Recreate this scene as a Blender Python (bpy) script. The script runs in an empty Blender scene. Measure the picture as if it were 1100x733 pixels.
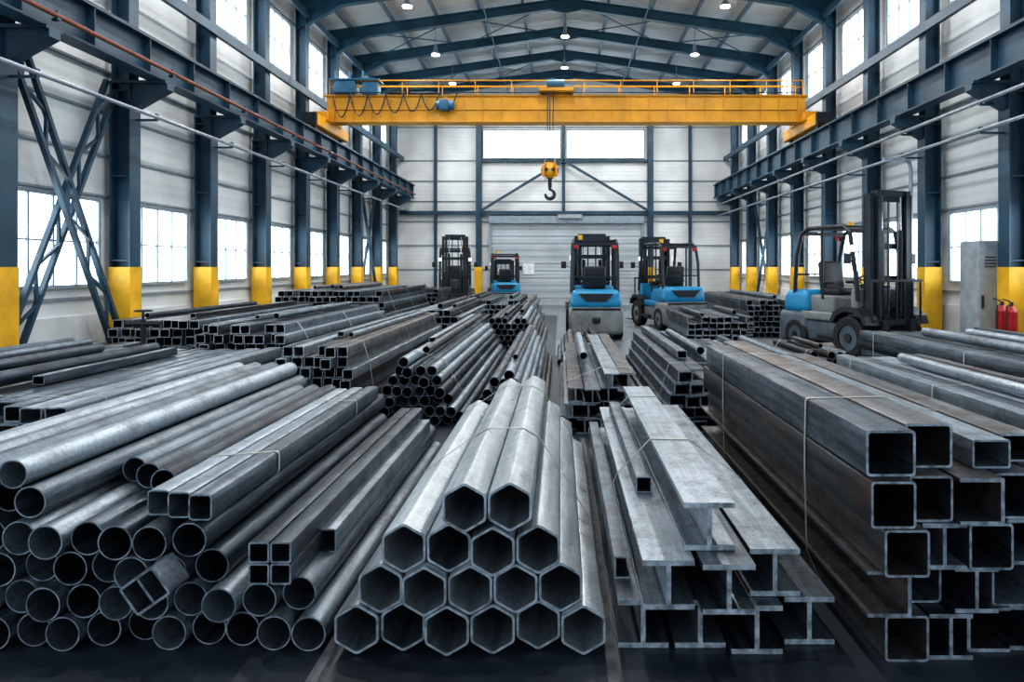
import bpy, bmesh, math, random
from mathutils import Vector, Matrix
random.seed(7)
scene = bpy.context.scene

# ------------------------------------------------------------------ materials
def newmat(name):
    m = bpy.data.materials.new(name); m.use_nodes = True
    nt = m.node_tree
    return m, nt, nt.nodes["Principled BSDF"]

def plain(name, col, rough=0.5, metal=0.0, var=0.12, scale=6.0, bump=0.0, emit=None, es=0):
    m, nt, b = newmat(name)
    tc = nt.nodes.new("ShaderNodeTexCoord"); nz = nt.nodes.new("ShaderNodeTexNoise")
    nz.inputs["Scale"].default_value = scale; nz.inputs["Detail"].default_value = 6
    nt.links.new(tc.outputs["Object"], nz.inputs["Vector"])
    cr = nt.nodes.new("ShaderNodeValToRGB")
    lo = [c*(1-var*2) for c in col]; hi = [min(1, c*(1+var)) for c in col]
    cr.color_ramp.elements[0].position = 0.3; cr.color_ramp.elements[1].position = 0.7
    cr.color_ramp.elements[0].color = (*lo, 1); cr.color_ramp.elements[1].color = (*hi, 1)
    nt.links.new(nz.outputs["Fac"], cr.inputs["Fac"])
    nt.links.new(cr.outputs["Color"], b.inputs["Base Color"])
    b.inputs["Roughness"].default_value = rough; b.inputs["Metallic"].default_value = metal
    if emit:
        b.inputs["Emission Color"].default_value = (*emit, 1); b.inputs["Emission Strength"].default_value = es
    return m

def steel(name, dark, light, metal=0.7, rough=0.36, rust=0.25, rustcol=(0.055, 0.04, 0.034)):
    m, nt, b = newmat(name); L = nt.links.new; N = nt.nodes.new
    tc = N("ShaderNodeTexCoord"); mp = N("ShaderNodeMapping"); mp.inputs["Scale"].default_value = (16, 0.9, 16)
    L(tc.outputs["Object"], mp.inputs["Vector"])
    n1 = N("ShaderNodeTexNoise"); n1.inputs["Scale"].default_value = 1.6; n1.inputs["Detail"].default_value = 8
    n1.inputs["Roughness"].default_value = 0.65
    L(mp.outputs["Vector"], n1.inputs["Vector"])
    at = N("ShaderNodeAttribute"); at.attribute_name = "tint"
    ad = N("ShaderNodeMath"); ad.operation = 'MULTIPLY_ADD'; ad.inputs[1].default_value = 1.25  # streaks plus member tint, contrast raised to paint long highlights into the steel colour
    L(n1.outputs["Fac"], ad.inputs[0])
    sb = N("ShaderNodeMath"); sb.operation = 'MULTIPLY_ADD'; sb.inputs[1].default_value = 1.0; sb.inputs[2].default_value = -0.66
    L(at.outputs["Fac"], sb.inputs[0]); L(sb.outputs[0], ad.inputs[2])
    cr = N("ShaderNodeValToRGB"); cr.color_ramp.elements[0].position = 0.05; cr.color_ramp.elements[1].position = 0.85
    cr.color_ramp.elements[0].color = (*dark, 1); cr.color_ramp.elements[1].color = (*light, 1)
    L(ad.outputs[0], cr.inputs["Fac"])
    n2 = N("ShaderNodeTexNoise"); n2.inputs["Scale"].default_value = 5.0; n2.inputs["Detail"].default_value = 12
    n2.inputs["Roughness"].default_value = 0.72
    L(tc.outputs["Object"], n2.inputs["Vector"])
    r2 = N("ShaderNodeValToRGB"); r2.color_ramp.elements[0].position = 0.48; r2.color_ramp.elements[1].position = 0.70
    k = min(1, rust*2.4); r2.color_ramp.elements[1].color = (k, k, k, 1)
    L(n2.outputs["Fac"], r2.inputs["Fac"])
    mx = N("ShaderNodeMix"); mx.data_type = 'RGBA'
    L(r2.outputs["Color"], mx.inputs["Factor"]); L(cr.outputs["Color"], mx.inputs["A"]); mx.inputs["B"].default_value = (*rustcol, 1)
    n3 = N("ShaderNodeTexNoise"); n3.inputs["Scale"].default_value = 70; n3.inputs["Detail"].default_value = 4
    L(tc.outputs["Object"], n3.inputs["Vector"])
    mr = N("ShaderNodeMapRange"); mr.inputs["From Min"].default_value = .35; mr.inputs["From Max"].default_value = .65
    mr.inputs["To Min"].default_value = .84; mr.inputs["To Max"].default_value = 1.12
    L(n3.outputs["Fac"], mr.inputs["Value"])
    vm = N("ShaderNodeVectorMath"); vm.operation = 'SCALE'; L(mx.outputs["Result"], vm.inputs[0]); L(mr.outputs["Result"], vm.inputs["Scale"])
    L(vm.outputs["Vector"], b.inputs["Base Color"])
    rr = N("ShaderNodeMapRange"); rr.inputs["From Min"].default_value = .3; rr.inputs["From Max"].default_value = .7
    rr.inputs["To Min"].default_value = rough-0.10; rr.inputs["To Max"].default_value = rough+0.22
    L(n2.outputs["Fac"], rr.inputs["Value"]); L(rr.outputs["Result"], b.inputs["Roughness"])
    b.inputs["Metallic"].default_value = metal
    bp = N("ShaderNodeBump"); bp.inputs["Strength"].default_value = 0.15; bp.inputs["Distance"].default_value = 0.004
    L(n2.outputs["Fac"], bp.inputs["Height"]); L(bp.outputs["Normal"], b.inputs["Normal"])
    return m

M_ST = steel("steel_grey", (0.033, 0.050, 0.070), (0.37, 0.43, 0.485))
M_STD = steel("steel_dark", (0.014, 0.023, 0.034), (0.18, 0.225, 0.27), rust=0.28)
M_HEX = steel("steel_bright", (0.13, 0.16, 0.19), (0.52, 0.57, 0.605), metal=0.7, rough=0.33, rust=0.14, rustcol=(.08, .085, .09))
M_RUST = steel("steel_mill_scale", (0.024, 0.027, 0.032), (0.18, 0.178, 0.18), rust=0.42, rustcol=(0.085, 0.048, 0.032))
M_CUT = plain("steel_cut_edge", (0.52, 0.58, 0.62), 0.4, 0.4, 0.3, 25)
M_CUTD = plain("steel_cut_edge_dull", (0.38, 0.44, 0.49), 0.45, 0.4, 0.35, 25)
M_STRAP = plain("strap_band", (0.52, 0.51, 0.47), 0.45, 0.3)
M_BLUE = plain("paint_column_blue", (0.022, 0.064, 0.104), 0.45, 0.1, 0.2, 2.0)
M_BLUE2 = plain("paint_rafter_blue", (0.022, 0.086, 0.135), 0.45, 0.1, 0.2, 2.0)
M_YEL = plain("paint_safety_yellow", (0.78, 0.43, 0.014), 0.5, 0, 0.15, 3)
M_CRANE = plain("paint_crane_yellow", (0.72, 0.34, 0.014), 0.45, 0, 0.12, 2)
M_ORANGE = plain("paint_pipe_red", (0.19, 0.055, 0.03), 0.5)
M_GALV = plain("galvanised_pipe", (0.30, 0.35, 0.40), 0.4, 0.5)
M_GIRT = plain("girt_grey", (0.22, 0.27, 0.31), 0.5)
M_BLACK = plain("black_paint", (0.012, 0.016, 0.022), 0.45)
M_RUB = plain("rubber", (0.012, 0.012, 0.014), 0.8)
M_FBLUE = plain("forklift_blue", (0.010, 0.22, 0.42), 0.35, 0, 0.06)
M_FGREY = plain("forklift_grey", (0.19, 0.205, 0.21), 0.5, 0, 0.15, 5)
M_FDARK = plain("forklift_dark_grey", (0.085, 0.11, 0.135), 0.45, 0, 0.15, 5)
M_MAST = plain("mast_steel", (0.022, 0.032, 0.042), 0.4, 0.3)
M_CHROME = plain("hydraulic_chrome", (0.6, 0.6, 0.62), 0.2, 1.0)
M_RED = plain("red_paint", (0.42, 0.012, 0.012), 0.35)
M_CAB = plain("cabinet_grey", (0.33, 0.37, 0.40), 0.5)
M_LAMP = plain("lamp_glow", (1, 1, 1), 0.5, emit=(1, 0.97, 0.92), es=25)
M_WHITEL = plain("lens_white", (0.8, 0.8, 0.8), 0.2, emit=(1, 1, 1), es=0.6)
M_FRAME = plain("window_frame", (0.26, 0.32, 0.37), 0.5)
M_CBLUE = plain("crane_electric_blue", (0.02, 0.13, 0.23), 0.45)

def wallmat(name, col, axis, bump=.10, period=.16):
    m, nt, b = newmat(name); L = nt.links.new; N = nt.nodes.new
    tc = N("ShaderNodeTexCoord"); sx = N("ShaderNodeSeparateXYZ"); L(tc.outputs["Object"], sx.inputs[0])
    mu = N("ShaderNodeMath"); mu.operation = 'MULTIPLY'; mu.inputs[1].default_value = 2*math.pi/period
    L(sx.outputs[axis], mu.inputs[0]); sn = N("ShaderNodeMath"); sn.operation = 'SINE'; L(mu.outputs[0], sn.inputs[0])
    bp = N("ShaderNodeBump"); bp.inputs["Strength"].default_value = bump; bp.inputs["Distance"].default_value = 0.02
    L(sn.outputs[0], bp.inputs["Height"]); L(bp.outputs["Normal"], b.inputs["Normal"])
    nz = N("ShaderNodeTexNoise"); nz.inputs["Scale"].default_value = 0.6; nz.inputs["Detail"].default_value = 8
    L(tc.outputs["Object"], nz.inputs["Vector"])
    cr = N("ShaderNodeValToRGB"); cr.color_ramp.elements[0].position = 0.3; cr.color_ramp.elements[1].position = 0.62
    cr.color_ramp.elements[0].color = (*[c*0.72 for c in col], 1); cr.color_ramp.elements[1].color = (*col, 1)
    L(nz.outputs["Fac"], cr.inputs["Fac"]); L(cr.outputs["Color"], b.inputs["Base Color"])
    b.inputs["Roughness"].default_value = 0.5
    return m
M_WALL = wallmat("wall_cladding", (0.76, 0.79, 0.80), 2)
M_ROOF = wallmat("roof_sheeting", (0.54, 0.59, 0.62), 1, .3)
M_DOOR = wallmat("roller_door", (0.46, 0.51, 0.55), 2, .2)
M_PLINTH = plain("plinth_white", (0.64, 0.68, 0.70), 0.6, 0, 0.1, 1.5)

def panemat():
    m, nt, b = newmat("window_daylight"); L = nt.links.new; N = nt.nodes.new
    tc = N("ShaderNodeTexCoord"); nz = N("ShaderNodeTexNoise"); nz.inputs["Scale"].default_value = 1.2; nz.inputs["Detail"].default_value = 4
    L(tc.outputs["Object"], nz.inputs["Vector"])
    cr = N("ShaderNodeValToRGB"); cr.color_ramp.elements[0].position = 0.35; cr.color_ramp.elements[1].position = 0.6
    cr.color_ramp.elements[0].color = (0.64, 0.76, 0.84, 1); cr.color_ramp.elements[1].color = (0.90, 0.97, 1, 1)
    L(nz.outputs["Fac"], cr.inputs["Fac"]); L(cr.outputs["Color"], b.inputs["Emission Color"])
    b.inputs["Emission Strength"].default_value = 5.0
    b.inputs["Base Color"].default_value = (0.6, 0.7, 0.8, 1); b.inputs["Roughness"].default_value = 0.2
    return m
M_PANE = panemat()

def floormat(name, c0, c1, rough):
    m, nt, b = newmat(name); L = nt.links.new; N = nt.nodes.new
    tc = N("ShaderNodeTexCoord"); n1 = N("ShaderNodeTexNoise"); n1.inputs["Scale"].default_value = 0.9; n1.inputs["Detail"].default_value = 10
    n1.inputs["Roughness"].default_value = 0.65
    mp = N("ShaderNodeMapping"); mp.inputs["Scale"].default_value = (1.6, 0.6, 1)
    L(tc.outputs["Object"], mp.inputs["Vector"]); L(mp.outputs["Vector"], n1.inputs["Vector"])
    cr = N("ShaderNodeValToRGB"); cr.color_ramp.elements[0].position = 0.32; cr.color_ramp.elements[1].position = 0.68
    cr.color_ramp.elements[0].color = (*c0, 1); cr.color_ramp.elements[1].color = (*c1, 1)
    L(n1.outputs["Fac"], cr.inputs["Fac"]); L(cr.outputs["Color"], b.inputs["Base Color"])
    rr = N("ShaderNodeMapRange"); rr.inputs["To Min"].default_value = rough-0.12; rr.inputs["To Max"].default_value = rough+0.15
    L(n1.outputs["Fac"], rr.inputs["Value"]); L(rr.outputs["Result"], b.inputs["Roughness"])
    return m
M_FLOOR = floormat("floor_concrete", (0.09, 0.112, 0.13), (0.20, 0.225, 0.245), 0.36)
M_FLOORD = floormat("floor_dark_sheet", (0.008, 0.012, 0.019), (0.028, 0.038, 0.052), 0.46)

# ------------------------------------------------------------------ mesh builder
class MB:
    def __init__(s): s.v = []; s.f = []; s.m = []; s.t = []
    def add(s, vs, fs, m=0, t=0.5):
        o = len(s.v); s.v += [tuple(v) for v in vs]
        for f in fs: s.f.append([i+o for i in f]); s.m.append(m); s.t.append(t)
    def box(s, c, d, m=0, rot=None, t=0.5):
        hx, hy, hz = d[0]/2, d[1]/2, d[2]/2
        vs = [Vector((x, y, z)) for x in (-hx, hx) for y in (-hy, hy) for z in (-hz, hz)]
        if rot is not None: vs = [rot @ v for v in vs]
        vs = [v+Vector(c) for v in vs]
        s.add(vs, [(0, 1, 3, 2), (4, 6, 7, 5), (0, 4, 5, 1), (2, 3, 7, 6), (0, 2, 6, 4), (1, 5, 7, 3)], m, t)
    def b2(s, x0, x1, y0, y1, z0, z1, m=0): s.box(((x0+x1)/2, (y0+y1)/2, (z0+z1)/2), (x1-x0, y1-y0, z1-z0), m)
    def rbox(s, c, d, r, m=0, rot=None, seg=3, taper=None):
        bm = bmesh.new(); bmesh.ops.create_cube(bm, size=1)
        for v in bm.verts:
            v.co = Vector((v.co.x*d[0], v.co.y*d[1], v.co.z*d[2]))
            if taper and v.co.z > 0: v.co.x *= taper[0]; v.co.y *= taper[1]
        bmesh.ops.bevel(bm, geom=list(bm.edges), offset=r, segments=seg, affect='EDGES', profile=0.5)
        bm.verts.index_update()
        vs = [v.co.copy() for v in bm.verts]
        if rot is not None: vs = [rot @ v for v in vs]
        s.add([v+Vector(c) for v in vs], [[v.index for v in f.verts] for f in bm.faces], m)
        bm.free()
    def cyl(s, p0, p1, r, n=12, m=0, r1=None):
        p0, p1 = Vector(p0), Vector(p1); r1 = r if r1 is None else r1
        d = (p1-p0).normalized(); a = d.orthogonal().normalized(); b = d.cross(a)
        vs = []
        for p, rr in ((p0, r), (p1, r1)):
            for i in range(n):
                an = 2*math.pi*i/n; vs.append(p+a*rr*math.cos(an)+b*rr*math.sin(an))
        fs = [(i, (i+1) % n, n+(i+1) % n, n+i) for i in range(n)]
        fs += [tuple(range(n))[::-1], tuple(range(n, 2*n))]
        s.add(vs, fs, m)
    def path(s, pts, r, n=8, m=0):
        pts = [Vector(p) for p in pts]; vs = []; k = len(pts)
        rs = r if isinstance(r, (list, tuple)) else [r]*k
        up = None
        for i, p in enumerate(pts):
            d = (pts[min(i+1, k-1)]-pts[max(i-1, 0)]).normalized()
            a = d.orthogonal().normalized() if up is None else (up-d*up.dot(d)).normalized()
            up = a; b = d.cross(a)
            for j in range(n):
                an = 2*math.pi*j/n; vs.append(p+(a*math.cos(an)+b*math.sin(an))*rs[i])
        fs = []
        for i in range(k-1):
            for j in range(n): fs.append((i*n+j, i*n+(j+1) % n, (i+1)*n+(j+1) % n, (i+1)*n+j))
        fs += [tuple(range(n))[::-1], tuple(range((k-1)*n, k*n))]
        s.add(vs, fs, m)
    def bar(s, p0, p1, w, h, m=0):
        p0, p1 = Vector(p0), Vector(p1); d = p1-p0
        q = d.to_track_quat('Y', 'Z').to_matrix()
        s.box((p0+p1)/2, (w, d.length, h), m, q)
    def prism(s, prof, axis, a0, a1, m=0):
        def P(u, w, a):
            return (a, u, w) if axis == 'x' else ((u, a, w) if axis == 'y' else (u, w, a))
        n = len(prof)
        vs = [P(u, w, a0) for u, w in prof]+[P(u, w, a1) for u, w in prof]
        s.add(vs, [(i, (i+1) % n, n+(i+1) % n, n+i) for i in range(n)]+[tuple(range(n))[::-1], tuple(range(n, 2*n))], m)
    def member(s, prof, x, z, y0, y1, roll=0, yaw=0, pitch=0, m=0, mc=1, t=0.5):
        outer, inner = prof
        cr, sr = math.cos(roll), math.sin(roll)
        def loop(lp, y):
            out = []
            for u, w in lp:
                u2, w2 = u*cr-w*sr, u*sr+w*cr
                out.append((x+u2+yaw*(y-y0), y, z+w2+pitch*(y-y0)))
            return out
        n = len(outer)
        if inner:
            vs = loop(outer, y0)+loop(outer, y1)+loop(inner, y0)+loop(inner, y1)
            side = [(i, (i+1) % n, n+(i+1) % n, n+i) for i in range(n)]
            ins = [(2*n+i, 3*n+i, 3*n+(i+1) % n, 2*n+(i+1) % n) for i in range(n)]
            e0 = [(i, 2*n+i, 2*n+(i+1) % n, (i+1) % n) for i in range(n)]
            e1 = [(n+i, n+(i+1) % n, 3*n+(i+1) % n, 3*n+i) for i in range(n)]
            o = len(s.v); s.v += vs
            for fs, mm in ((side, m), (ins, m), (e0, mc), (e1, mc)):
                for f in fs: s.f.append([i+o for i in f]); s.m.append(mm); s.t.append(t)
        else:
            vs = loop(outer, y0)+loop(outer, y1); o = len(s.v); s.v += vs
            for i in range(n): s.f.append([o+i, o+(i+1) % n, o+n+(i+1) % n, o+n+i]); s.m.append(m); s.t.append(t)
            s.f.append([o+i for i in range(n)][::-1]); s.m.append(mc); s.t.append(t)
            s.f.append([o+n+i for i in range(n)]); s.m.append(mc); s.t.append(t)
    def strap(s, y, pts2, m, w=0.016, off=0.004, slant=0.0):
        pts = sorted(set((round(a, 4), round(b, 4)) for a, b in pts2))
        def half(ps):
            h = []
            for p in ps:
                while len(h) >= 2 and (h[-1][0]-h[-2][0])*(p[1]-h[-2][1])-(h[-1][1]-h[-2][1])*(p[0]-h[-2][0]) <= 0: h.pop()
                h.append(p)
            return h
        hull = half(pts)[:-1]+half(pts[::-1])[:-1]
        cx = sum(p[0] for p in hull)/len(hull); cz = sum(p[1] for p in hull)/len(hull)
        def grow(p, o):
            d = Vector((p[0]-cx, p[1]-cz)); l = d.length or 1
            return (p[0]+d.x/l*o, max(0.001, p[1]+d.y/l*o))
        out = [grow(p, off+0.003) for p in hull]; inn = [grow(p, off) for p in hull]
        n = len(hull); vs = []
        for lp in (out, inn):
            for yy in (y, y+w): vs += [(u, yy+slant*(u-cx), v) for u, v in lp]
        fs = []
        for i in range(n):
            j = (i+1) % n
            fs += [(i, j, n+j, n+i), (2*n+i, 3*n+i, 3*n+j, 2*n+j), (i, 2*n+i, 2*n+j, j), (n+i, n+j, 3*n+j, 3*n+i)]
        s.add(vs, fs, m)
    def build(s, name, mats, parent=None, smooth=32):
        me = bpy.data.meshes.new(name); me.from_pydata(s.v, [], s.f)
        for m in mats: me.materials.append(m)
        me.polygons.foreach_set("material_index", s.m)
        at = me.attributes.new("tint", 'FLOAT', 'FACE'); at.data.foreach_set("value", s.t)
        bm = bmesh.new(); bm.from_mesh(me); bmesh.ops.recalc_face_normals(bm, faces=bm.faces); bm.to_mesh(me); bm.free()
        me.update()
        me.polygons.foreach_set("use_smooth", [True]*len(me.polygons)); me.set_sharp_from_angle(angle=math.radians(smooth))
        ob = bpy.data.objects.new(name, me); scene.collection.objects.link(ob)
        if parent: ob.parent = parent
        return ob

def empty(name, loc=(0, 0, 0), rz=0, sc=1):
    e = bpy.data.objects.new(name, None); scene.collection.objects.link(e)
    e.location = loc; e.rotation_euler = (0, 0, rz); e.scale = (sc, sc, sc); e.empty_display_size = 0.3
    return e

# ------------------------------------------------------------------ profiles
def p_round(r, t, n=20):
    o = [(r*math.cos(2*math.pi*i/n), r*math.sin(2*math.pi*i/n)) for i in range(n)]
    k = (r-t)/r
    return o, [(a*k, b*k) for a, b in o]
def p_hex(r, t):
    n = 6; a0 = math.pi/2
    o = [(r*math.cos(a0+2*math.pi*i/n), r*math.sin(a0+2*math.pi*i/n)) for i in range(n)]
    out = []; inn = []
    for i in range(n):
        p, c, q = Vector(o[i-1]), Vector(o[i]), Vector(o[(i+1) % n])
        for w in (c+(p-c)*0.10, c+((p-c)+(q-c))*0.035, c+(q-c)*0.10):
            out.append((w.x, w.y)); k = 1-t/(r*math.cos(math.pi/n)); inn.append((w.x*k, w.y*k))
    return out, inn
def p_rect(w, h, t, cr=0.1):
    r = min(w, h)*cr
    def lp(w, h, r):
        pts = []
        for sx, sz, a in ((1, 1, 0), (-1, 1, 90), (-1, -1, 180), (1, -1, 270)):
            for k in (0, 45, 90):
                an = math.radians(a+k); pts.append((sx*(w/2-r)+r*math.cos(an), sz*(h/2-r)+r*math.sin(an)))
        return pts
    return lp(w, h, r), lp(w-2*t, h-2*t, r*0.6)
def p_ibeam(w, h, tw, tf):
    a, b, c, d = w/2, h/2, tw/2, h/2-tf
    return [(-a, -b), (a, -b), (a, -d), (c, -d), (c, d), (a, d), (a, b), (-a, b), (-a, d), (-c, d), (-c, -d), (-a, -d)], None
def p_chan(w, h, t):
    a, b = w/2, h/2
    return [(-a, b), (-a, -b), (a, -b), (a, -b+t), (-a+t, -b+t), (-a+t, b-t), (a, b-t), (a, b)], None
def p_flat(w, h): return [(-w/2, -h/2), (w/2, -h/2), (w/2, h/2), (-w/2, h/2)], None

def prof(kind, w, h):
    return {'rect': lambda: p_rect(w, h, min(w, h)*0.09), 'round': lambda: p_round(w/2, w*0.045, 14), 'i': lambda: p_ibeam(w, h, w*0.1, h*0.1),
            'chan': lambda: p_chan(w, h, w*0.12)}[kind]()

def bundle(name, kind, w, h, X0, X1, Z, Y0, Y1, mat=None, jit=0.06, cut=None, topgap=0.3, seed=0, slope=0, mat2=None, loose=3):
    rr = random.Random(seed*13+5); mb = MB(); p = prof(kind, w, h)
    packed = kind == 'round'; dz = h*0.87 if packed else h*1.01
    nz = max(1, int(round((Z-h)/dz))+1); sp = w*(1.01 if packed else 1.05)
    ext = []
    for k in range(nz):
        xa, xb = X0+w/2, X1-w/2
        if packed: xa += k*sp/2; xb -= k*sp/2
        else: xa += slope*k*w*0.5; xb -= slope*k*w*0.5
        n = int((xb-xa)/sp)+1
        for i in range(n):
            if k == nz-1 and rr.random() < topgap: continue
            x = xa+i*sp+(0 if packed else rr.uniform(-.3, .3)*w*0.05)
            z = h/2+k*dz+0.005
            ya = Y0+rr.uniform(-jit, jit)*2; yb = Y1+rr.uniform(-jit, jit)*3
            mb.member(p, x, z, ya, yb, yaw=(rr.uniform(-.008, .008) if k == nz-1 else 0), m=3 if rr.random() < .3 else 0, mc=1, t=rr.random())
            for u, v in p[0]: ext.append((x+u, z+v))
    for fr in ((0.12, 0.85) if Y1-Y0 < 3 else (0.1, 0.5, 0.9)):
        y = Y0+(Y1-Y0)*fr
        mb.strap(y, ext, 2, off=0.006, slant=rr.uniform(-.05, .05))
    zt = h+(nz-1)*dz+.016; L = Y1-Y0; used = []
    wid = (X1-X0)-2*(slope*(nz-1)*w*.5 if not packed else (nz-1)*sp/2)
    for j in range(loose):
        ww = w*rr.uniform(.55, .8); cx = (X0+X1)/2+rr.uniform(-.36, .36)*max(.1, wid-ww)
        if any(abs(cx-u) < w*1.1 for u in used): continue
        used.append(cx); q = p_rect(ww, ww*.8, ww*.08) if j % 2 else p_round(ww/2, ww*.05, 12)
        hh = ww*.4 if j % 2 else ww/2
        ya = Y0+rr.uniform(0, .25)*L; yb = Y1-rr.uniform(0, .2)*L
        mb.member(q, cx, zt+hh, ya, yb, yaw=rr.uniform(-.012, .012), m=3 if rr.random() < .5 else 0, mc=1, t=rr.random())
    return mb.build(name, [mat or M_ST, cut or M_CUTD, M_STRAP, mat2 or M_RUST])

# ------------------------------------------------------------------ room shell
XL, XR, YB, YF, XC = -7.0, 7.3, 28.6, -6.0, 0.15
EAVE, RIDGE = 8.75, 9.75
mb = MB(); mb.b2(XL-.3, XR+.3, YF, YB+.3, -0.2, 0); mb.build("floor", [M_FLOOR])
mb = MB(); mb.b2(XL+.5, 6.4, YF+.3, 6.7, 0.0, 0.004); mb.b2(XL+.5, 0.95, 6.7, 12.4, 0, .004); mb.b2(XL+.5, -.1, 12.4, 22.6, 0, .004); mb.build("floor_dark_sheet", [M_FLOORD])  # thin sheet in a much darker tone laid over the concrete around the stacks
mb = MB()
for x in (-0.96, 0.205): mb.b2(x-.022, x+.022, YF+1, 6.4, 0.004, 0.006)
mb.build("floor_marking_line", [plain("worn_line_paint", (0.10, 0.11, 0.12), 0.7, 0, 0.4, 9)])

for side, x, sg in (("left", XL, 1), ("right", XR, -1)):
    mb = MB()
    xo = x-sg*0.2
    mb.b2(min(x, xo), max(x, xo), YF, YB+.2, 0, EAVE, 0)
    for z in (1.15, 2.68, 3.3, 3.95, 4.6, 5.25, 6.35, 7.95):
        mb.b2(min(x, x+sg*.05), max(x, x+sg*.05), YF, YB, z-.018, z+.018, 1)
    mb.b2(min(x, x+sg*.04), max(x, x+sg*.04), YF, YB, 0, 0.9, 2)
    mb.build("wall_"+side, [M_WALL, M_GIRT, M_PLINTH])
mb = MB()
mb.prism([(XL, 0), (XR, 0), (XR, EAVE), (XC, RIDGE), (XL, EAVE)], 'y', YB, YB+.2, 0)
for z in (1.5, 2.5, 3.5, 4.35, 5.2, 6.05, 7.45, 8.1):
    mb.b2(XL, XR, YB-.04, YB, z-.022, z+.022, 1)
mb.build("wall_back", [M_WALL, M_GIRT])

mb = MB(); th = 0.12
mb.prism([(XL-.3, EAVE), (XC, RIDGE), (XR+.3, EAVE), (XR+.3, EAVE+th), (XC, RIDGE+th), (XL-.3, EAVE+th)], 'y', YF, YB+.2, 0)
mb.build("ceiling", [M_ROOF])
def roofz(x): return RIDGE-(RIDGE-EAVE)*abs(x-XC)/(XR+.0-XC)
mb = MB()
for i in range(-5, 6):
    x = XC+i*1.28; z = roofz(x)-0.10
    mb.b2(x-.035, x+.035, YF, YB, z-.07, z+.07)
mb.build("roof_purlins", [plain("purlin_paint", (0.12, 0.18, 0.23), 0.5)])

COLY = [8.15+2.42*i for i in range(-5, 9)]
mb = MB()
for y in COLY:
    for sg in (-1, 1):
        xe = XC+sg*7.0
        top0, top1 = roofz(xe)-.18, roofz(XC)-.18
        d0, d1 = 0.34, 0.28
        mb.prism([(xe, top0), (XC, top1), (XC, top1-d1), (xe, top0-d0)], 'y', y-.012, y+.012)
        for a in (0, 1):
            za, zb = top0-(d0-.03)*a, top1-(d1-.03)*a
            mb.prism([(xe, za), (XC, zb), (XC, zb-.03), (xe, za-.03)], 'y', y-.09, y+.09)
        xh = xe-sg*1.1
        mb.prism([(xe, top0-d0), (xh, roofz(xh)-.18-.33), (xe, top0-d0-.45)], 'y', y-.02, y+.02)
        mb.bar((xe, y, top0-d0-.45), (xh, y, roofz(xh)-.18-.33), .16, .03)
    mb.prism([(XC-.5, roofz(XC-.5)-.46), (XC, roofz(XC)-.46), (XC+.5, roofz(XC+.5)-.46), (XC, roofz(XC)-.62)], 'y', y-.02, y+.02)
mb.build("roof_rafters", [M_BLUE2])
mb = MB()
for i in range(4, len(COLY)-1, 2):
    ya, yb = COLY[i], COLY[i+1]
    for sg in (-1, 1):
        for a, b in ((0.5, 3.2), (3.2, 6.2)):
            xa, xb = XC+sg*a, XC+sg*b
            mb.cyl((xa, ya, roofz(xa)-.3), (xb, yb, roofz(xb)-.3), .018, 6)
            mb.cyl((xb, ya, roofz(xb)-.3), (xa, yb, roofz(xa)-.3), .018, 6)
mb.build("roof_bracing", [M_BLUE2])
mb = MB()
for x in (XC-2.3, XC+2.3):
    mb.cyl((x, YF, roofz(x)-.6), (x, YB-.4, roofz(x)-.6), .02, 6)
mb.build("conduit_pipe", [M_BLUE2])

wn = 0
def window(x0, x1, y0, y1, z0, z1, nm, nh, face):
    global wn; wn += 1
    mb = MB(); f = .045
    if face in ('l', 'r'):
        s = 1 if face == 'l' else -1; x = x0
        def bx(ya, yb, za, zb, d, m): mb.b2(min(x, x+s*d), max(x, x+s*d), ya, yb, za, zb, m)
        a0, a1 = y0, y1
    else:
        def bx(a, b, za, zb, d, m): mb.b2(a, b, y0-d, y0, za, zb, m)
        a0, a1 = x0, x1
    bx(a0, a1, z0, z1, .02, 1)
    bx(a0, a1, z0-f, z0, .09, 0); bx(a0, a1, z1, z1+f, .07, 0)
    bx(a0-f, a0, z0-f, z1+f, .07, 0); bx(a1, a1+f, z0-f, z1+f, .07, 0)
    for i in range(1, nm):
        c = a0+(a1-a0)*i/nm; bx(c-.016, c+.016, z0, z1, .055, 0)
    for i in range(1, nh):
        c = z0+(z1-z0)*i/nh; bx(a0, a1, c-.012, c+.012, .045, 0)
    mb.build("window_%d" % wn, [M_FRAME, M_PANE])
for i in range(len(COLY)-1):
    ya, yb = COLY[i]+.32, COLY[i+1]-.32
    for x, fc in ((XL, 'l'), (XR, 'r')):
        window(x, x, ya, yb, 1.35, 2.58, 4, 2, fc)
        window(x, x, ya, yb, 6.5, 7.8, 4, 2, fc)
window(-3.2, -0.02, YB, YB, 6.17, 7.3, 6, 1, 'b')
window(0.28, 3.47, YB, YB, 6.17, 7.3, 6, 1, 'b')
mb = MB()
mb.b2(-2.85, 3.35, YB-.10, YB, 0, 3.4, 0)
for i in range(1, 12): mb.b2(-2.85, 3.35, YB-.115, YB-.10, .29*i-.008, .29*i+.008, 1)
mb.b2(-2.97, -2.85, YB-.16, YB, 0, 3.5, 1); mb.b2(3.35, 3.47, YB-.16, YB, 0, 3.5, 1)
mb.b2(-2.97, 3.47, YB-.3, YB, 3.42, 3.72, 1)
mb.build("door_1", [M_DOOR, M_FRAME])
mb = MB()
mb.b2(-.1, .9, YB-.42, YB-.32, 3.62, 3.78, 0); mb.build("door_motor_housing", [M_CAB])
mb = MB()
mb.b2(-1.55, -1.1, YB-.14, YB-.121, 1.3, 1.75, 0); mb.build("door_sign", [plain("sign_white", (.75, .78, .8), .5)])
mb = MB()
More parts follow.
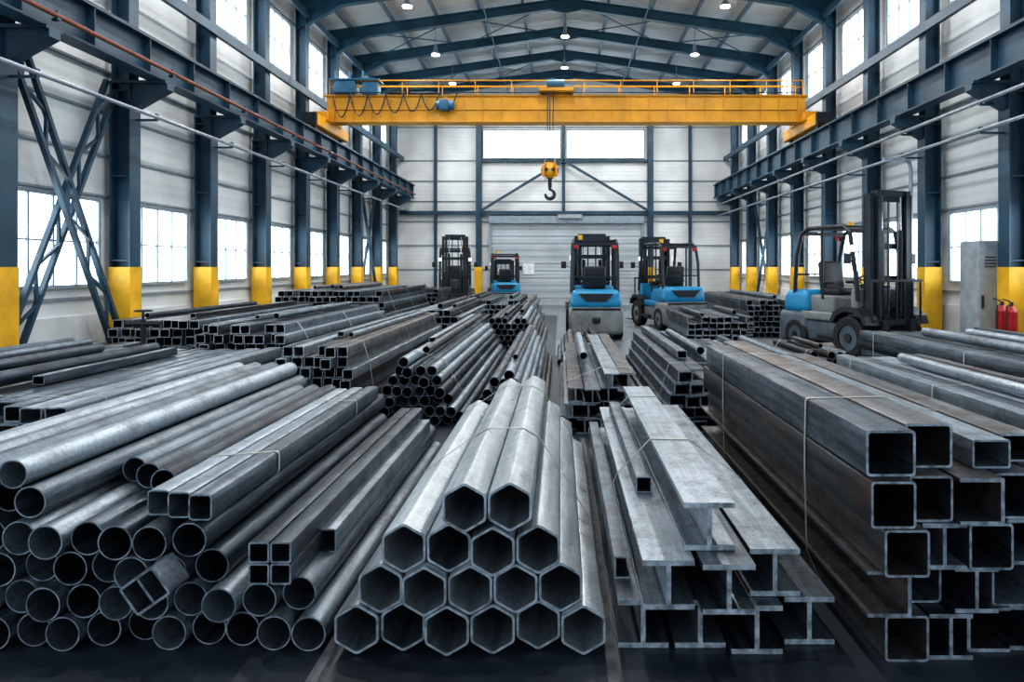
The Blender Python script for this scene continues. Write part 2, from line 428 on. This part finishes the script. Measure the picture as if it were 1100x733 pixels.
for x in (-5.2, -3.4, 3.75, 5.4):
    wd = .11 if x in (-3.4, 3.75) else .05
    mb.b2(x-wd, x+wd, YB-.28, YB-.26, 0, 8.6, 0); mb.b2(x-.02, x+.02, YB-.26, YB-.05, 0, 8.6, 0); mb.b2(x-wd, x+wd, YB-.07, YB-.05, 0, 8.6, 0)
mb.b2(.06, .20, YB-.2, YB-.05, 3.75, 9.2, 0)
mb.b2(XL+.3, XR-.3, YB-.25, YB-.05, 3.78, 3.93, 0)
mb.b2(-3.4, 3.75, YB-.2, YB-.05, 5.98, 6.08, 0)
mb.bar((.1, YB-.32, 6.0), (-3.35, YB-.32, 3.9), .1, .1, 0)
mb.bar((.16, YB-.32, 6.0), (3.7, YB-.32, 3.9), .1, .1, 0)
mb.build("gable_wall_frame", [M_BLUE])
mb = MB()
for x in (-3.4, 3.75): mb.b2(x-.16, x+.16, YB-.36, YB-.30, 0, 1.6)
mb.build("column_guard", [M_YEL])

XCL, XCR = -6.74, 7.02
for y in COLY:
    for xc, sg in ((XCL, 1), (XCR, -1)):
        mb = MB()
        w, d = .27, .29
        for s2 in (-1, 1):
            mb.b2(xc+s2*d/2-.012, xc+s2*d/2+.012, y-w/2, y+w/2, 0, 4.45, 0)
        mb.b2(xc-d/2, xc+d/2, y-.01, y+.01, 0, 4.45, 0)
        for z in (1.7, 3.0, 4.3): mb.b2(xc-d/2, xc+d/2, y-w/2+.01, y+w/2-.01, z-.01, z+.01, 0)
        mb.b2(xc-d/2-.02, xc+d/2+.02, y-w/2-.01, y+w/2+.01, 0.0, 1.60, 1)
        mb.b2(xc-d/2-.06, xc+d/2+.1, y-w/2-.08, y+w/2+.08, 0, .03, 0)
        xu = xc; d2 = .25
        for s2 in (-1, 1): mb.b2(xu+s2*d2/2-.012, xu+s2*d2/2+.012, y-.12, y+.12, 4.45, 8.6, 0)
        mb.b2(xu-d2/2, xu+d2/2, y-.01, y+.01, 4.45, 8.6, 0)
        xi = xc+sg*(d/2)
        mb.prism([(xi-sg*.2, 4.42), (xi+sg*.56, 4.42), (xi+sg*.56, 4.33), (xi, 4.02)], 'y', y-.09, y+.09, 0)
        mb.b2(min(xc-sg*.14, xi+sg*.56), max(xc-sg*.14, xi+sg*.56), y-w/2, y+w/2, 4.42, 4.46, 0)
        mb.build("steel_column", [M_BLUE, M_YEL])
for xr in (-6.2, 6.5):
    mb = MB(); z0, z1 = 4.46, 5.02
    mb.b2(xr-.13, xr+.13, YF, YB-.1, z0, z0+.03, 0); mb.b2(xr-.13, xr+.13, YF, YB-.1, z1-.03, z1, 0); mb.b2(xr-.012, xr+.012, YF, YB-.1, z0, z1, 0)
    y = YF+.4
    while y < YB-.3:
        mb.b2(xr-.12, xr+.12, y-.008, y+.008, z0+.03, z1-.03, 0); y += 1.21
    mb.b2(xr-.035, xr+.035, YF, YB-.1, z1, z1+.07, 1)
    mb.build("crane_runway_beam", [M_BLUE, M_MAST])
for x in (-6.56, 6.84):
    mb = MB()
    for z in (6.1, 8.15): mb.b2(x-.04, x+.04, YF, YB-.1, z-.09, z+.09)
    mb.build("eave_beam", [M_BLUE])
def run(name, x, z, r, m, xw):
    mb = MB(); mb.cyl((x, YF, z), (x, YB-.4, z), r, 10, 0)
    for y in COLY:
        mb.b2(x-.02, x+.02, y-.03, y+.03, z-r-.02, z+r+.02, 1)
        a, b = sorted((x, xw)); mb.b2(a, b, y-.02, y+.02, z-r-.03, z-r, 1)
    mb.build(name, [m, M_BLUE])
run("red_service_pipe", -6.0, 4.60, .032, M_ORANGE, -6.06)
run("galvanised_service_pipe", -6.25, 3.92, .03, M_GALV, -6.57)
run("galvanised_service_pipe", 6.5, 4.16, .03, M_GALV, 6.86)
run("galvanised_service_pipe", 6.5, 3.72, .028, M_GALV, 6.86)

def lattice(mb, p0, p1, gap=.12):
    p0, p1 = Vector(p0), Vector(p1); d = (p1-p0).normalized(); n = Vector((1, 0, 0)).cross(d).normalized()*gap
    mb.bar(p0+n, p1+n, .07, .055); mb.bar(p0-n, p1-n, .07, .055)
    L = (p1-p0).length; k = int(L/.42)
    for i in range(k):
        a = p0+d*(L*i/k); b = p0+d*(L*(i+1)/k); s = 1 if i % 2 else -1
        mb.bar(a+n*s, b-n*s, .04, .035)
for xb in (-6.76, 7.04):
    mb = MB(); ya, yb = (COLY[5]+.22, COLY[6]-.22) if xb < 0 else (COLY[3]+.2, COLY[4]-.2)
    lattice(mb, (xb-.05, ya, .35), (xb-.05, yb, 4.35)); lattice(mb, (xb+.08, yb, .35), (xb+.08, ya, 4.35))
    mb.build("wall_cross_brace", [M_BLUE])
for xb in (-6.76, 7.04):
    mb = MB()
    ya, yb = COLY[11]+.2, COLY[12]-.2
    mb.bar((xb, ya, .4), (xb, yb, 4.2), .08, .08); mb.bar((xb+.1, yb, .4), (xb+.1, ya, 4.2), .08, .08)
    mb.build("wall_diagonal_brace", [M_BLUE])
mb = MB()
mb.path([(6.62, 12.9, 0.0), (6.62, 12.9, 3.45), (6.59, 12.9, 3.58), (6.5, 12.9, 3.64), (6.1, 12.9, 3.64)], .035, 10)
mb.b2(6.56, 6.68, 12.84, 12.96, 1.3, 1.4, 0)
mb.build("vertical_service_pipe", [M_GALV])

# ------------------------------------------------------------------ lamps
for y in (5.5, 9.5, 13.5, 17.6, 21.6, 25.0):
    for x in (XC-4.1, XC, XC+4.1):
        zt = roofz(x)-.1; z = roofz(x)-.85
        e = empty("high_bay_lamp", (x, y, z))
        mb = MB(); mb.cyl((0, 0, .3), (0, 0, zt-z), .012, 6, 0)
        mb.cyl((0, 0, .12), (0, 0, .3), .055, 16, 0); mb.cyl((0, 0, .12), (0, 0, .0), .07, 20, 0, r1=.14)
        mb.build("housing", [M_GALV], e)
        mb = MB(); mb.cyl((0, 0, 0.0), (0, 0, -.02), .12, 20); mb.build("lens", [M_LAMP], e)
        ld = bpy.data.lights.new("lamp_light", 'AREA'); ld.shape = 'DISK'; ld.size = .24; ld.energy = 105; ld.color = (1, .98, .95)
        lo = bpy.data.objects.new("lamp_light", ld); scene.collection.objects.link(lo); lo.parent = e; lo.location = (0, 0, -.04)

# ------------------------------------------------------------------ crane
cr = empty("overhead_bridge_crane", (0, 18.0, 0))
mb = MB()
mb.b2(-6.1, 6.4, -.18, .18, 5.42, 6.05, 0)
mb.b2(-6.15, 6.45, -.24, .24, 6.05, 6.09, 0); mb.b2(-6.15, 6.45, -.24, .24, 5.38, 5.42, 0)
for i in range(26): x = -5.9+i*.484; mb.b2(x-.012, x+.012, -.215, -.18, 5.43, 6.04, 0)
mb.b2(-5.9, 6.2, -.23, -.18, 5.70, 5.74, 0)
mb.b2(-6.0, 6.3, .5, .75, 5.5, 6.0, 0)
mb.build("girder", [M_CRANE], cr)
mb = MB()
for xr in (-6.2, 6.5):
    mb.rbox((xr, .2, 5.3), (.3, 2.6, .3), .03, 0)
    mb.b2(xr-.2, xr+.2, -.4, .8, 5.4, 5.62, 0)
    for y in (-.85, 1.2): mb.cyl((xr-.06, y, 5.21), (xr+.06, y, 5.21), .12, 20, 1)
    mb.b2(xr-.18, xr+.18, -1.2, -1.08, 5.15, 5.42, 1)
mb.build("end_trucks", [M_CRANE, M_MAST], cr)
mb = MB()
for y in (-.26, .3):
    mb.cyl((-6.0, y, 6.45), (6.3, y, 6.45), .015, 6); mb.cyl((-6.0, y, 6.28), (6.3, y, 6.28), .01, 6)
    for i in range(14): x = -6.0+i*12.3/13; mb.cyl((x, y, 6.09), (x, y, 6.45), .013, 6)
mb.build("handrail", [M_CRANE], cr)
mb = MB()
mb.rbox((-5.6, -.1, 6.3), (.55, .4, .42), .02, 0); mb.rbox((-4.95, -.1, 6.25), (.4, .35, .34), .02, 0); mb.b2(-6.0, -4.7, -.35, .15, 6.45, 6.49, 0)
mb.cyl((-3.2, -.34, 5.78), (-2.75, -.34, 5.78), .12, 14, 0); mb.rbox((-3.0, -.36, 5.78), (.22, .3, .26), .02, 0)
for x in (-5.85, -5.5, -5.15): mb.cyl((x, -.2, 6.5), (x, -.2, 6.72), .03, 8)
mb.build("electrical_cabinets", [M_CBLUE], cr)
mb = MB()
for i in range(7):
    x0 = -5.9+i*.46; pts = []
    for k in range(13):
        u = k/12; pts.append((x0+u*.46, -.33, 6.1-.62*(1-(2*u-1)**2)*(1-.06*i)))
    mb.path(pts, .017, 6)
mb.path([(-5.9, -.33, 6.12), (6.2, -.33, 6.12)], .012, 6)
mb.build("festoon_cables", [M_BLACK], cr)
mb = MB()
mb.b2(-.55, .35, -.55, .62, 6.12, 6.2, 0); mb.cyl((-.35, -.38, 6.33), (.1, -.38, 6.33), .11, 18, 1); mb.rbox((.2, .1, 6.3), (.25, .3, .2), .03, 1)
for x in (-.45, .25):
    for y in (-.25, .25): mb.cyl((x-.03, y, 6.13), (x+.03, y, 6.13), .06, 12, 1)
mb.build("trolley", [M_CRANE, M_CBLUE], cr)
mb = MB()
for x, xx in ((-.33, -.33), (-.27, -.27), (-.17, -.21)): mb.cyl((x, -.45, 6.3), (xx, -.45, 4.15), .012, 6)
mb.build("hoist_ropes", [M_BLACK], cr)
mb = MB(); hx = -.27
mb.cyl((hx-.09, -.45, 4.08), (hx+.09, -.45, 4.08), .22, 24, 0)
mb.rbox((hx, -.45, 4.08), (.42, .16, .3), .05, 0); mb.cyl((hx-.22, -.45, 4.08), (hx+.22, -.45, 4.08), .07, 14, 1)
for s in (-1, 1): mb.prism([(-.17-.45, 4.2), (-.45, 4.36), (.17-.45, 4.2), (.1-.45, 3.82), (-.1-.45, 3.82)], 'x', hx+s*.13-.012, hx+s*.13+.012, 0)
for dx in (-.09, .09): mb.cyl((hx+dx, -.45-.225, 4.08), (hx+dx, -.45-.19, 4.08), .05, 12, 1)
mb.cyl((hx, -.45, 3.9), (hx, -.45, 3.66), .05, 12, 1)
mb.build("hook_block", [M_CRANE, M_BLACK], cr)
mb = MB()
pts = [(hx, -.45, 3.68), (hx, -.45, 3.6)]; rs = [.045, .045]
for k in range(15):
    a = math.radians(80-k*19); pts.append((hx+.115*math.cos(a), -.45, 3.47+.115*math.sin(a))); rs.append(.03+.02*math.sin(math.pi*k/14))
mb.path(pts, rs, 10); mb.build("hook", [M_BLACK], cr)

# ------------------------------------------------------------------ forklift
def forklift(loc, rz, sc=1.0, body=M_FBLUE, low=M_FGREY, mast_h=2.35, lift=.12, hood=None):
    e = empty("forklift", loc, rz, sc); hood = hood or body
    mb = MB()
    mb.rbox((0, -.78, .40), (1.12, .72, .56), .10, 1, seg=4)
    mb.rbox((0, -.74, .84), (1.08, .66, .40), .12, 0, seg=4, taper=(.94, .88))
    mb.prism([(-.36, .96), (.36, .96), (.2, .80), (-.2, .80)], 'y', -1.085, -1.0, 2)
    mb.rbox((0, -1.135, .42), (.16, .10, .12), .02, 2)
    mb.b2(-.50, .50, -1.142, -1.06, .625, .665, 2)
    mb.build("counterweight", [body, low, M_BLACK], e)
    mb = MB()
    mb.rbox((0, .05, .38), (1.0, 1.3, .34), .05, 1)
    mb.rbox((0, -.22, .76), (.84, .66, .40), .06, 0)
    mb.rbox((0, .60, .78), (.95, .16, .62), .04, 0)
    mb.b2(-.46, .46, .05, .55, .53, .56, 2)
    for s in (-1, 1):
        mb.rbox((s*.52, .12, .30), (.12, .5, .08), .02, 2)
        mb.rbox((s*.50, -.15, .62), (.08, .8, .14), .03, 0)
        mb.prism([(.22, .55), (.30, .72), (.5, .80), (.78, .80), (.96, .68), (1.0, .55), (.93, .55), (.88, .65), (.76, .73), (.52, .73), (.37, .66), (.3, .55)], 'x', s*.5-.12, s*.5+.12, 2)
    mb.build("chassis", [hood, low, M_BLACK], e)
    mb = MB()
    mb.rbox((0, -.2, 1.02), (.5, .48, .12), .04, 0); mb.rbox((0, -.43, 1.28), (.46, .12, .5), .045, 0, rot=Matrix.Rotation(math.radians(8), 3, 'X'))
    for s in (-1, 1): mb.rbox((s*.27, -.22, 1.17), (.06, .3, .05), .02, 0)
    mb.build("seat", [M_BLACK], e)
    mb = MB(); c = Vector((0, .32, 1.22)); q = Matrix.Rotation(math.radians(35), 3, 'X')
    pts = [c+q @ Vector((.17*math.cos(a), .17*math.sin(a), 0)) for a in [2*math.pi*i/18 for i in range(19)]]
    mb.path(pts, .014, 6); mb.cyl(c, (0, .55, .98), .022, 8); mb.bar(c+q @ Vector((-.17, 0, 0)), c+q @ Vector((.17, 0, 0)), .02, .015)
    mb.rbox((0, .55, 1.08), (.5, .14, .12), .02)
    for s in (.22, .28, .34): mb.cyl((s, .5, 1.1), (s, .46, 1.26), .008, 6)
    mb.build("steering_wheel", [M_BLACK], e)
    mb = MB()
    for s in (-1, 1):
        mb.path([(s*.47, -.78, .98), (s*.47, -.74, 1.6), (s*.46, -.62, 2.0), (s*.45, -.45, 2.08), (s*.45, .35, 2.08), (s*.46, .50, 1.98), (s*.48, .66, 1.2), (s*.48, .68, .9)], .036, 8)
        mb.path([(s*.47, -.10, .9), (s*.46, -.12, 2.06)], .022, 8)
    for i in range(9): y = -.5+i*.11; mb.b2(-.45, .45, y-.02, y+.02, 2.06, 2.09)
    mb.bar((-.45, -.62, 2.0), (.45, -.62, 2.0), .06, .06); mb.bar((-.45, .48, 2.0), (.45, .48, 2.0), .06, .06)
    mb.bar((-.46, -.76, 1.3), (.46, -.76, 1.3), .03, .03)
    for s in (-1, 1):
        mb.rbox((s*.40, -.70, 1.93), (.10, .05, .08), .01, 1); mb.rbox((s*.47, .60, 1.72), (.11, .08, .11), .02, 2)
        mb.bar((s*.5, .62, 1.5), (s*.64, .66, 1.55), .015, .015); mb.rbox((s*.66, .66, 1.56), (.12, .03, .16), .012, 0)
    mb.cyl((-.3, -.3, 2.1), (-.3, -.3, 2.2), .05, 12, 3)
    mb.build("overhead_guard", [M_BLACK, M_RED, M_WHITEL, M_YEL], e)
    mb = MB(); H = mast_h
    for s in (-1, 1):
        for xo, yo, zb, zt in ((.37, .80, .08, H-.05), (.28, .86, .12, H)):
            mb.b2(s*xo-.04, s*xo+.04, yo-.07, yo-.055, zb, zt, 0); mb.b2(s*xo-.04, s*xo+.04, yo+.055, yo+.07, zb, zt, 0)
            mb.b2(s*(xo+.027)-.01, s*(xo+.027)+.01, yo-.07, yo+.07, zb, zt, 0)
        mb.cyl((s*.19, .86, .15), (s*.19, .86, H-.6), .04, 12, 0); mb.cyl((s*.19, .86, H-.6), (s*.19, .86, H-.08), .022, 12, 1)
        mb.bar((s*.09, .90, .3), (s*.09, .90, H-.1), .03, .012, 0)
        mb.cyl((s*.4, .35, .55), (s*.4, .74, .8), .035, 10, 0)
    for z, yy, wx in ((.2, .8, .4), (H-.12, .80, .4), (1.25, .76, .4), (H-.04, .87, .3), (.75, .76, .4), (1.75, .77, .4)): mb.b2(-wx, wx, yy-.03, yy+.03, z-.045, z+.045, 0)
    mb.build("mast", [M_MAST, M_CHROME], e)
    mb = MB()
    for z in (lift+.05, lift+.42): mb.b2(-.5, .5, .95, .99, z, z+.09, 0)
    for s in (-1, 1): mb.b2(s*.2-.03, s*.2+.03, .90, .97, lift, lift+.55, 0)
    for x in (-.48, -.32, -.16, 0, .16, .32, .48): mb.b2(x-.014, x+.014, .96, .98, lift+.5, lift+1.1, 0)
    mb.b2(-.5, .5, .955, .985, lift+1.08, lift+1.12, 0)
    for s in (-1, 1):
        mb.b2(s*.27-.055, s*.27+.055, .99, 1.03, lift-.04, lift+.5, 0)
        mb.prism([(.99, lift-.045), (2.0, lift-.045), (2.0, lift-.03), (1.05, lift), (.99, lift)], 'x', s*.27-.055, s*.27+.055, 0)
    mb.build("carriage_and_forks", [M_BLACK], e)
    k = 0
    for y, r, w, xx in ((.6, .33, .22, .5), (-.68, .27, .18, .48)):
        for s in (-1, 1):
            k += 1; mb = MB(); prof2 = [(-.5, .6), (-.5, .9), (-.38, 1), (.38, 1), (.5, .9), (.5, .6)]
            n = 28; vs = []; fs = []
            for i in range(n):
                a = 2*math.pi*i/n
                for u, v in prof2: vs.append((s*xx+u*w, y+math.cos(a)*v*r, r+math.sin(a)*v*r))
            q6 = len(prof2)
            for i in range(n):
                for j in range(q6-1): fs.append((i*q6+j, i*q6+j+1, ((i+1) % n)*q6+j+1, ((i+1) % n)*q6+j))
            mb.add(vs, fs, 0)
            mb.cyl((s*xx-w*.4, y, r), (s*xx+w*.4, y, r), r*.61, 24, 1); mb.cyl((s*xx-w*.5, y, r), (s*xx+w*.5, y, r), r*.22, 12, 2)
            mb.build("wheel_%d" % k, [M_RUB, low, M_BLACK], e)
    return e
forklift((.78, 16.0, 0), 0, 1.06, mast_h=2.28)
forklift((2.85, 18.2, 0), math.radians(16), 1.06, mast_h=2.3)
forklift((5.38, 12.7, 0), math.radians(200), 1.12, mast_h=2.6, low=M_FDARK, hood=M_FGREY)
forklift((-2.1, 25.7, 0), math.radians(8), 1.0, mast_h=1.9)
forklift((-3.75, 24.2, 0), math.radians(190), 1.08, body=M_FGREY, low=M_FDARK, mast_h=2.5)

# ------------------------------------------------------------------ wall side equipment
mb = MB()
cy = .09
mb.rbox((6.80, 10.98+cy, 1.04), (.36, .5, 1.96), .012, 0, seg=1); mb.b2(6.64, 6.96, 10.75+cy, 11.21+cy, 0, .08, 1)
mb.b2(6.64, 6.96, 10.722+cy, 10.73+cy, .12, 1.98, 0)
mb.b2(6.67, 6.70, 10.70+cy, 10.73+cy, .95, 1.15, 1)
for z in (1.6, 1.65, 1.7, 1.75): mb.b2(6.72, 6.9, 10.715+cy, 10.725+cy, z, z+.015, 1)
mb.build("electrical_cabinet", [M_CAB, M_BLACK])
for i, (x, y) in enumerate(((6.50, 10.05), (6.50, 9.84))):
    e = empty("fire_extinguisher", (x, y, .475))
    mb = MB(); mb.cyl((0, 0, 0), (0, 0, .48), .085, 18, 0); mb.cyl((0, 0, .48), (0, 0, .56), .085, 18, 0, r1=.03); mb.cyl((0, 0, .56), (0, 0, .62), .028, 12, 1)
    mb.bar((-.02, 0, .63), (-.13, 0, .66), .025, .015, 1); mb.path([(0, 0, .6), (-.09, -.04, .56), (-.11, -.05, .4), (-.1, -.04, .15)], .012, 8, 1)
    mb.build("body", [M_RED, M_BLACK], e)
mb = MB(); mb.b2(6.38, 6.62, 9.72, 10.16, .42, .475, 0)
for xa in (6.38, 6.58):
    for ya in (9.72, 10.12): mb.b2(xa, xa+.04, ya, ya+.04, 0, .42, 0)
mb.build("extinguisher_stand", [M_RED])
mb = MB()
mb.cyl((-4.95, 8.1, 0), (-4.95, 8.1, .98), .03, 10); mb.cyl((-5.15, 8.1, .93), (-4.75, 8.1, .93), .03, 10); mb.cyl((-4.95, 8.1, .98), (-4.95, 8.1, 1.08), .015, 8)
mb.path([(-4.95+.09*math.cos(a), 8.1+.09*math.sin(a), 1.08) for a in [i*math.pi/8 for i in range(17)]], .012, 6); mb.bar((-5.04, 8.1, 1.08), (-4.86, 8.1, 1.08), .015, .015)
mb.cyl((-4.95, 8.1, 0), (-4.95, 8.1, .03), .12, 16)
mb.build("valve_stand", [M_BLACK])

# ------------------------------------------------------------------ FRONT STEEL STACKS
mb = MB(); rr = random.Random(3); p = p_hex(.105, .010); ext = []
sp = .1865
rows = [(-.838, 6), (-.7447, 5), (-.6515, 4), (-.396, 2)]
for k, (xs, n) in enumerate(rows):
    for i in range(n):
        x = xs+i*sp; z = .111+k*.1595+(.017 if k == 3 else 0); y0 = 2.82+rr.uniform(-.03, .03); y1 = 5.5+rr.uniform(-.12, .12)
        mb.member(p, x, z, y0, y1, m=0, mc=1, t=rr.uniform(.15, 1))
        ext += [(x+u, z+v) for u, v in p[0]]
mb.strap(3.75, ext, 2, off=.003, slant=.06); mb.strap(5.1, ext, 2, off=.003)
mb.build("hexagonal_steel_tube_stack", [M_HEX, M_CUT, M_STRAP])

mb = MB(); rr = random.Random(5); ext = []
pI = p_ibeam(.212, .2, .02, .022)
rowsI = [(0.345, .235, 4, .106), (.44, .235, 3, .308), (.63, .235, 1, .51)]
tI = iter((.35, .6, .2, .5, .75, .3, .55, .75))
for k, (xs, s_, n, z) in enumerate(rowsI):
    for i in range(n):
        x = xs+i*s_+rr.uniform(-.006, .006); y0 = 2.78+rr.uniform(-.05, .12); y1 = 5.8+rr.uniform(-.2, .2)
        mb.member(pI, x, z, y0, y1, m=0, mc=1, t=next(tI)); ext += [(x+u, z+v) for u, v in pI[0]]
mb.member(p_chan(.07, .1, .009), .275, .257, 3.05, 5.7, m=3, mc=1, t=.5)
mb.member(p_rect(.085, .085, .007), .44, .408+.044, 3.6, 5.6, m=3, mc=1, t=.7)
mb.strap(3.9, ext, 2, off=.003, slant=-.1); mb.strap(5.2, ext, 2, off=.003)
mb.build("steel_i_beam_stack", [M_ST, M_CUT, M_STRAP, M_STD])

mb = MB(); rr = random.Random(9); ext = []
H = .186; W = .178
S = p_rect(W, H, .010, .08); I = p_ibeam(W, H, .015, .018); C = p_chan(W, H, .015); C2 = ([(-a, b) for a, b in C[0]][::-1], None)
S5 = p_rect(.2, H, .011, .08)
lev = [(1.40, [S, I, C, I, S, C, S, S], 2.76), (1.32, [C2, S, I, S, C, I, S, S], 2.76), (1.36, [S, I, S, C, S, S, S], 2.72), (1.31, [S, S, C2, S, S, S], 2.70), (1.325, [S5, S5], 2.72)]
for k, (xs, ps, yb) in enumerate(lev):
    for i, pp in enumerate(ps):
        x = xs+i*(.186 if k < 4 else .215); z = .098+k*.1885; y0 = yb+rr.uniform(-.05, .05)+(0.06 if i else 0)+(.12 if (k == 4 and i) else 0); y1 = 5.85+rr.uniform(-.2, .2)
        mb.member(pp, x, z, y0, y1, m=3 if (i == 0 and k in (2, 3)) or rr.random() < .3 else 0, mc=1, t=rr.random()*.9)
        ext += [(x+u, z+v) for u, v in pp[0]]
zt = .098+3*.1885+H/2
mb.member(p_rect(.16, .12, .009, .08), 1.80, zt+.062, 2.85, 5.6, m=0, mc=1, t=.6)
mb.member(p_rect(.16, .12, .009, .08), 1.98, zt+.062, 2.95, 5.7, m=3, mc=1, t=.6)
mb.strap(3.45, ext, 2, off=.004, slant=.08); mb.strap(5.1, ext, 2, off=.004)
mb.build("square_steel_tube_stack", [M_ST, M_CUTD, M_STRAP, M_RUST])

mb = MB(); rr = random.Random(21); ext = []; ext2 = []
r = .072; pR = p_round(r, .006, 24); sp = .1455; dz = .1262
for k, (n, drop) in enumerate(((13, 0), (12, 0), (10, 2), (9, 2))):
    for i in range(n):
        x = -1.045-k*sp/2-(i+drop)*sp; z = r+.006+k*dz; y0 = 2.86+rr.uniform(-.05, .07); y1 = 5.6+rr.uniform(-.2, .2)
        mb.member(pR, x, z, y0, y1, m=3 if rr.random() < .3 else 0, mc=1, t=rr.random()); ext += [(x+u, z+v) for u, v in pR[0][::2]]
ztop = r+3*dz+r+.006
pa = p_rect(.10, .11, .007, .18)
for i, x in enumerate((-1.52, -1.625, -1.73)):
    mb.member(pa, x, ztop+.056, 2.88+.03*i, 5.5-.05*i, m=0, mc=1, t=.3+.3*i); ext2 += [(x+u, ztop+.056+v) for u, v in pa[0]]
for i, x in enumerate((-1.86, -1.99, -2.12)):
    mb.member(p_round(.062, .006, 24), x, ztop+.063, 3.2+.1*i, 5.5, m=3, mc=1, t=.2+.3*i)
for i, x in enumerate((-2.26, -2.41, -2.56, -2.71, -2.86)):
    mb.member(p_round(.068, .006, 24), x, ztop+.069, 2.9+rr.uniform(-.05, .1), 5.9, m=3 if i % 2 else 0, mc=1, t=rr.random())
for i, x in enumerate((-2.335, -2.485, -2.635, -2.785)):
    mb.member(p_round(.062, .006, 24), x, ztop+.069+.118, 2.85+rr.uniform(-.05, .1), 5.9, m=3 if i == 1 else 0, mc=1, t=rr.random())
ps = p_rect(.088, .088, .008, .12)
zs = r+dz+r+.006
for i in range(2):
    for j in range(2): mb.member(ps, -1.255+.091*i, zs+.045+.09*j, 2.84, 5.55, m=3, mc=1, t=.2+.2*i)
mb.member(p_rect(.11, .11, .008, .1), -1.105, zs+.04, 3.2, 5.5, m=0, mc=1, t=.5)
ra = math.radians(35)
mb.member(p_rect(.16, .13, .010, .08), -1.62, .335, 2.66, 2.80, roll=ra, m=3, mc=1, t=.8)
mb.member(p_flat(.010, .11), -1.62, .335, 2.665, 2.80, roll=ra, m=3, mc=1, t=.8)
mb.strap(3.5, ext2, 2, off=.004, slant=.3); mb.strap(4.9, ext2, 2, off=.004)
mb.build("round_steel_tube_stack", [M_ST, M_CUTD, M_STRAP, M_STD])

# ------------------------------------------------------------------ stacks further in
B = "steel_box_section_stack"; RD = "steel_round_tube_stack"
bundle(B, 'rect', .15, .11, -5.3, -3.15, .64, 4.6, 7.8, M_STD, seed=1, topgap=.15, mat2=M_ST, loose=4)
bundle(B, 'rect', .15, .12, -6.45, -5.4, .66, 4.6, 9.0, M_STD, seed=21, topgap=.15)
bundle(B, 'rect', .12, .11, -4.65, -3.05, .92, 8.3, 13.0, M_STD, seed=2, slope=.6, mat2=M_ST, cut=M_CUT)
bundle(B, 'rect', .11, .11, -3.0, -2.02, .74, 7.0, 12.2, M_ST, seed=3, slope=.4, cut=M_CUT)
bundle(RD, 'round', .11, .11, -1.98, -.98, .64, 6.9, 12.4, M_ST, seed=4)
bundle(RD, 'round', .10, .10, -.94, -.06, .58, 6.5, 11.4, M_ST, seed=5)
bundle("steel_i_beam_stack", 'i', .15, .14, 0.0, .90, .56, 6.6, 10.6, M_ST, seed=6, slope=.5)
bundle("steel_channel_stack", 'chan', .14, .12, .98, 1.85, .56, 6.6, 10.6, M_STD, seed=7, slope=.5, mat2=M_ST)
bundle("steel_flat_bar_stack", 'rect', .16, .08, 2.0, 3.3, .42, 7.7, 11.2, M_STD, seed=8, mat2=M_ST)
bundle(B, 'rect', .13, .13, 2.95, 3.98, .62, 3.5, 7.3, M_ST, seed=9, topgap=.1)
bundle(B, 'rect', .15, .12, 4.1, 5.6, .74, 4.4, 9.4, M_STD, seed=10, topgap=.15, mat2=M_ST)
bundle(RD, 'round', .11, .11, 3.4, 4.35, .36, 9.7, 11.4, M_STD, seed=23, loose=1)
bundle("steel_channel_stack", 'chan', .14, .12, 2.5, 3.95, .60, 13.5, 16.0, M_STD, seed=11)
bundle(B, 'rect', .14, .12, 4.2, 6.0, .80, 15.4, 21.0, M_STD, seed=12)
bundle(B, 'rect', .14, .12, -6.35, -5.0, .84, 9.6, 14.0, M_STD, seed=13, cut=M_CUT)
bundle(B, 'rect', .14, .12, -6.3, -3.4, 1.04, 14.4, 19.0, M_STD, seed=14, slope=.6, loose=5)
bundle("steel_i_beam_stack", 'i', .14, .13, -3.0, -1.7, .80, 12.8, 17.4, M_ST, seed=15, slope=.4)
bundle(RD, 'round', .12, .12, -1.65, -.2, .68, 12.8, 17.2, M_ST, seed=16)
bundle(B, 'rect', .14, .12, -5.6, -3.2, .92, 19.4, 21.6, M_STD, seed=17, slope=.5)
bundle(B, 'rect', .14, .12, -3.0, -.5, .76, 17.8, 22.0, M_STD, seed=18, slope=.5)
bundle(B, 'rect', .14, .12, 5.75, 6.35, .72, 4.2, 8.9, M_STD, seed=19, loose=1)
bundle(RD, 'round', .11, .11, -.05, .85, .40, 11.0, 13.2, M_STD, seed=22)

# ------------------------------------------------------------------ world, camera
w = bpy.data.worlds.new("World"); scene.world = w; w.use_nodes = True
bg = w.node_tree.nodes["Background"]; bg.inputs["Color"].default_value = (0.68, 0.83, 1.0, 1); bg.inputs["Strength"].default_value = 1.05
cam = bpy.data.cameras.new("Camera"); co = bpy.data.objects.new("Camera", cam); scene.collection.objects.link(co)
co.location = (0, 0, 1.6); co.rotation_euler = (math.radians(90), 0, 0)
cam.lens = 24; cam.sensor_width = 36; cam.sensor_fit = 'HORIZONTAL'
cam.shift_x = -52/1100; cam.shift_y = -79.5/1100
cam.clip_start = .05; cam.clip_end = 200
scene.camera = co
scene.view_settings.view_transform = 'Standard'
for lk in ('Medium High Contrast', 'Standard - Medium High Contrast', 'None'):
    try:
        scene.view_settings.look = lk; break
    except Exception: pass
scene.view_settings.exposure = 0.1
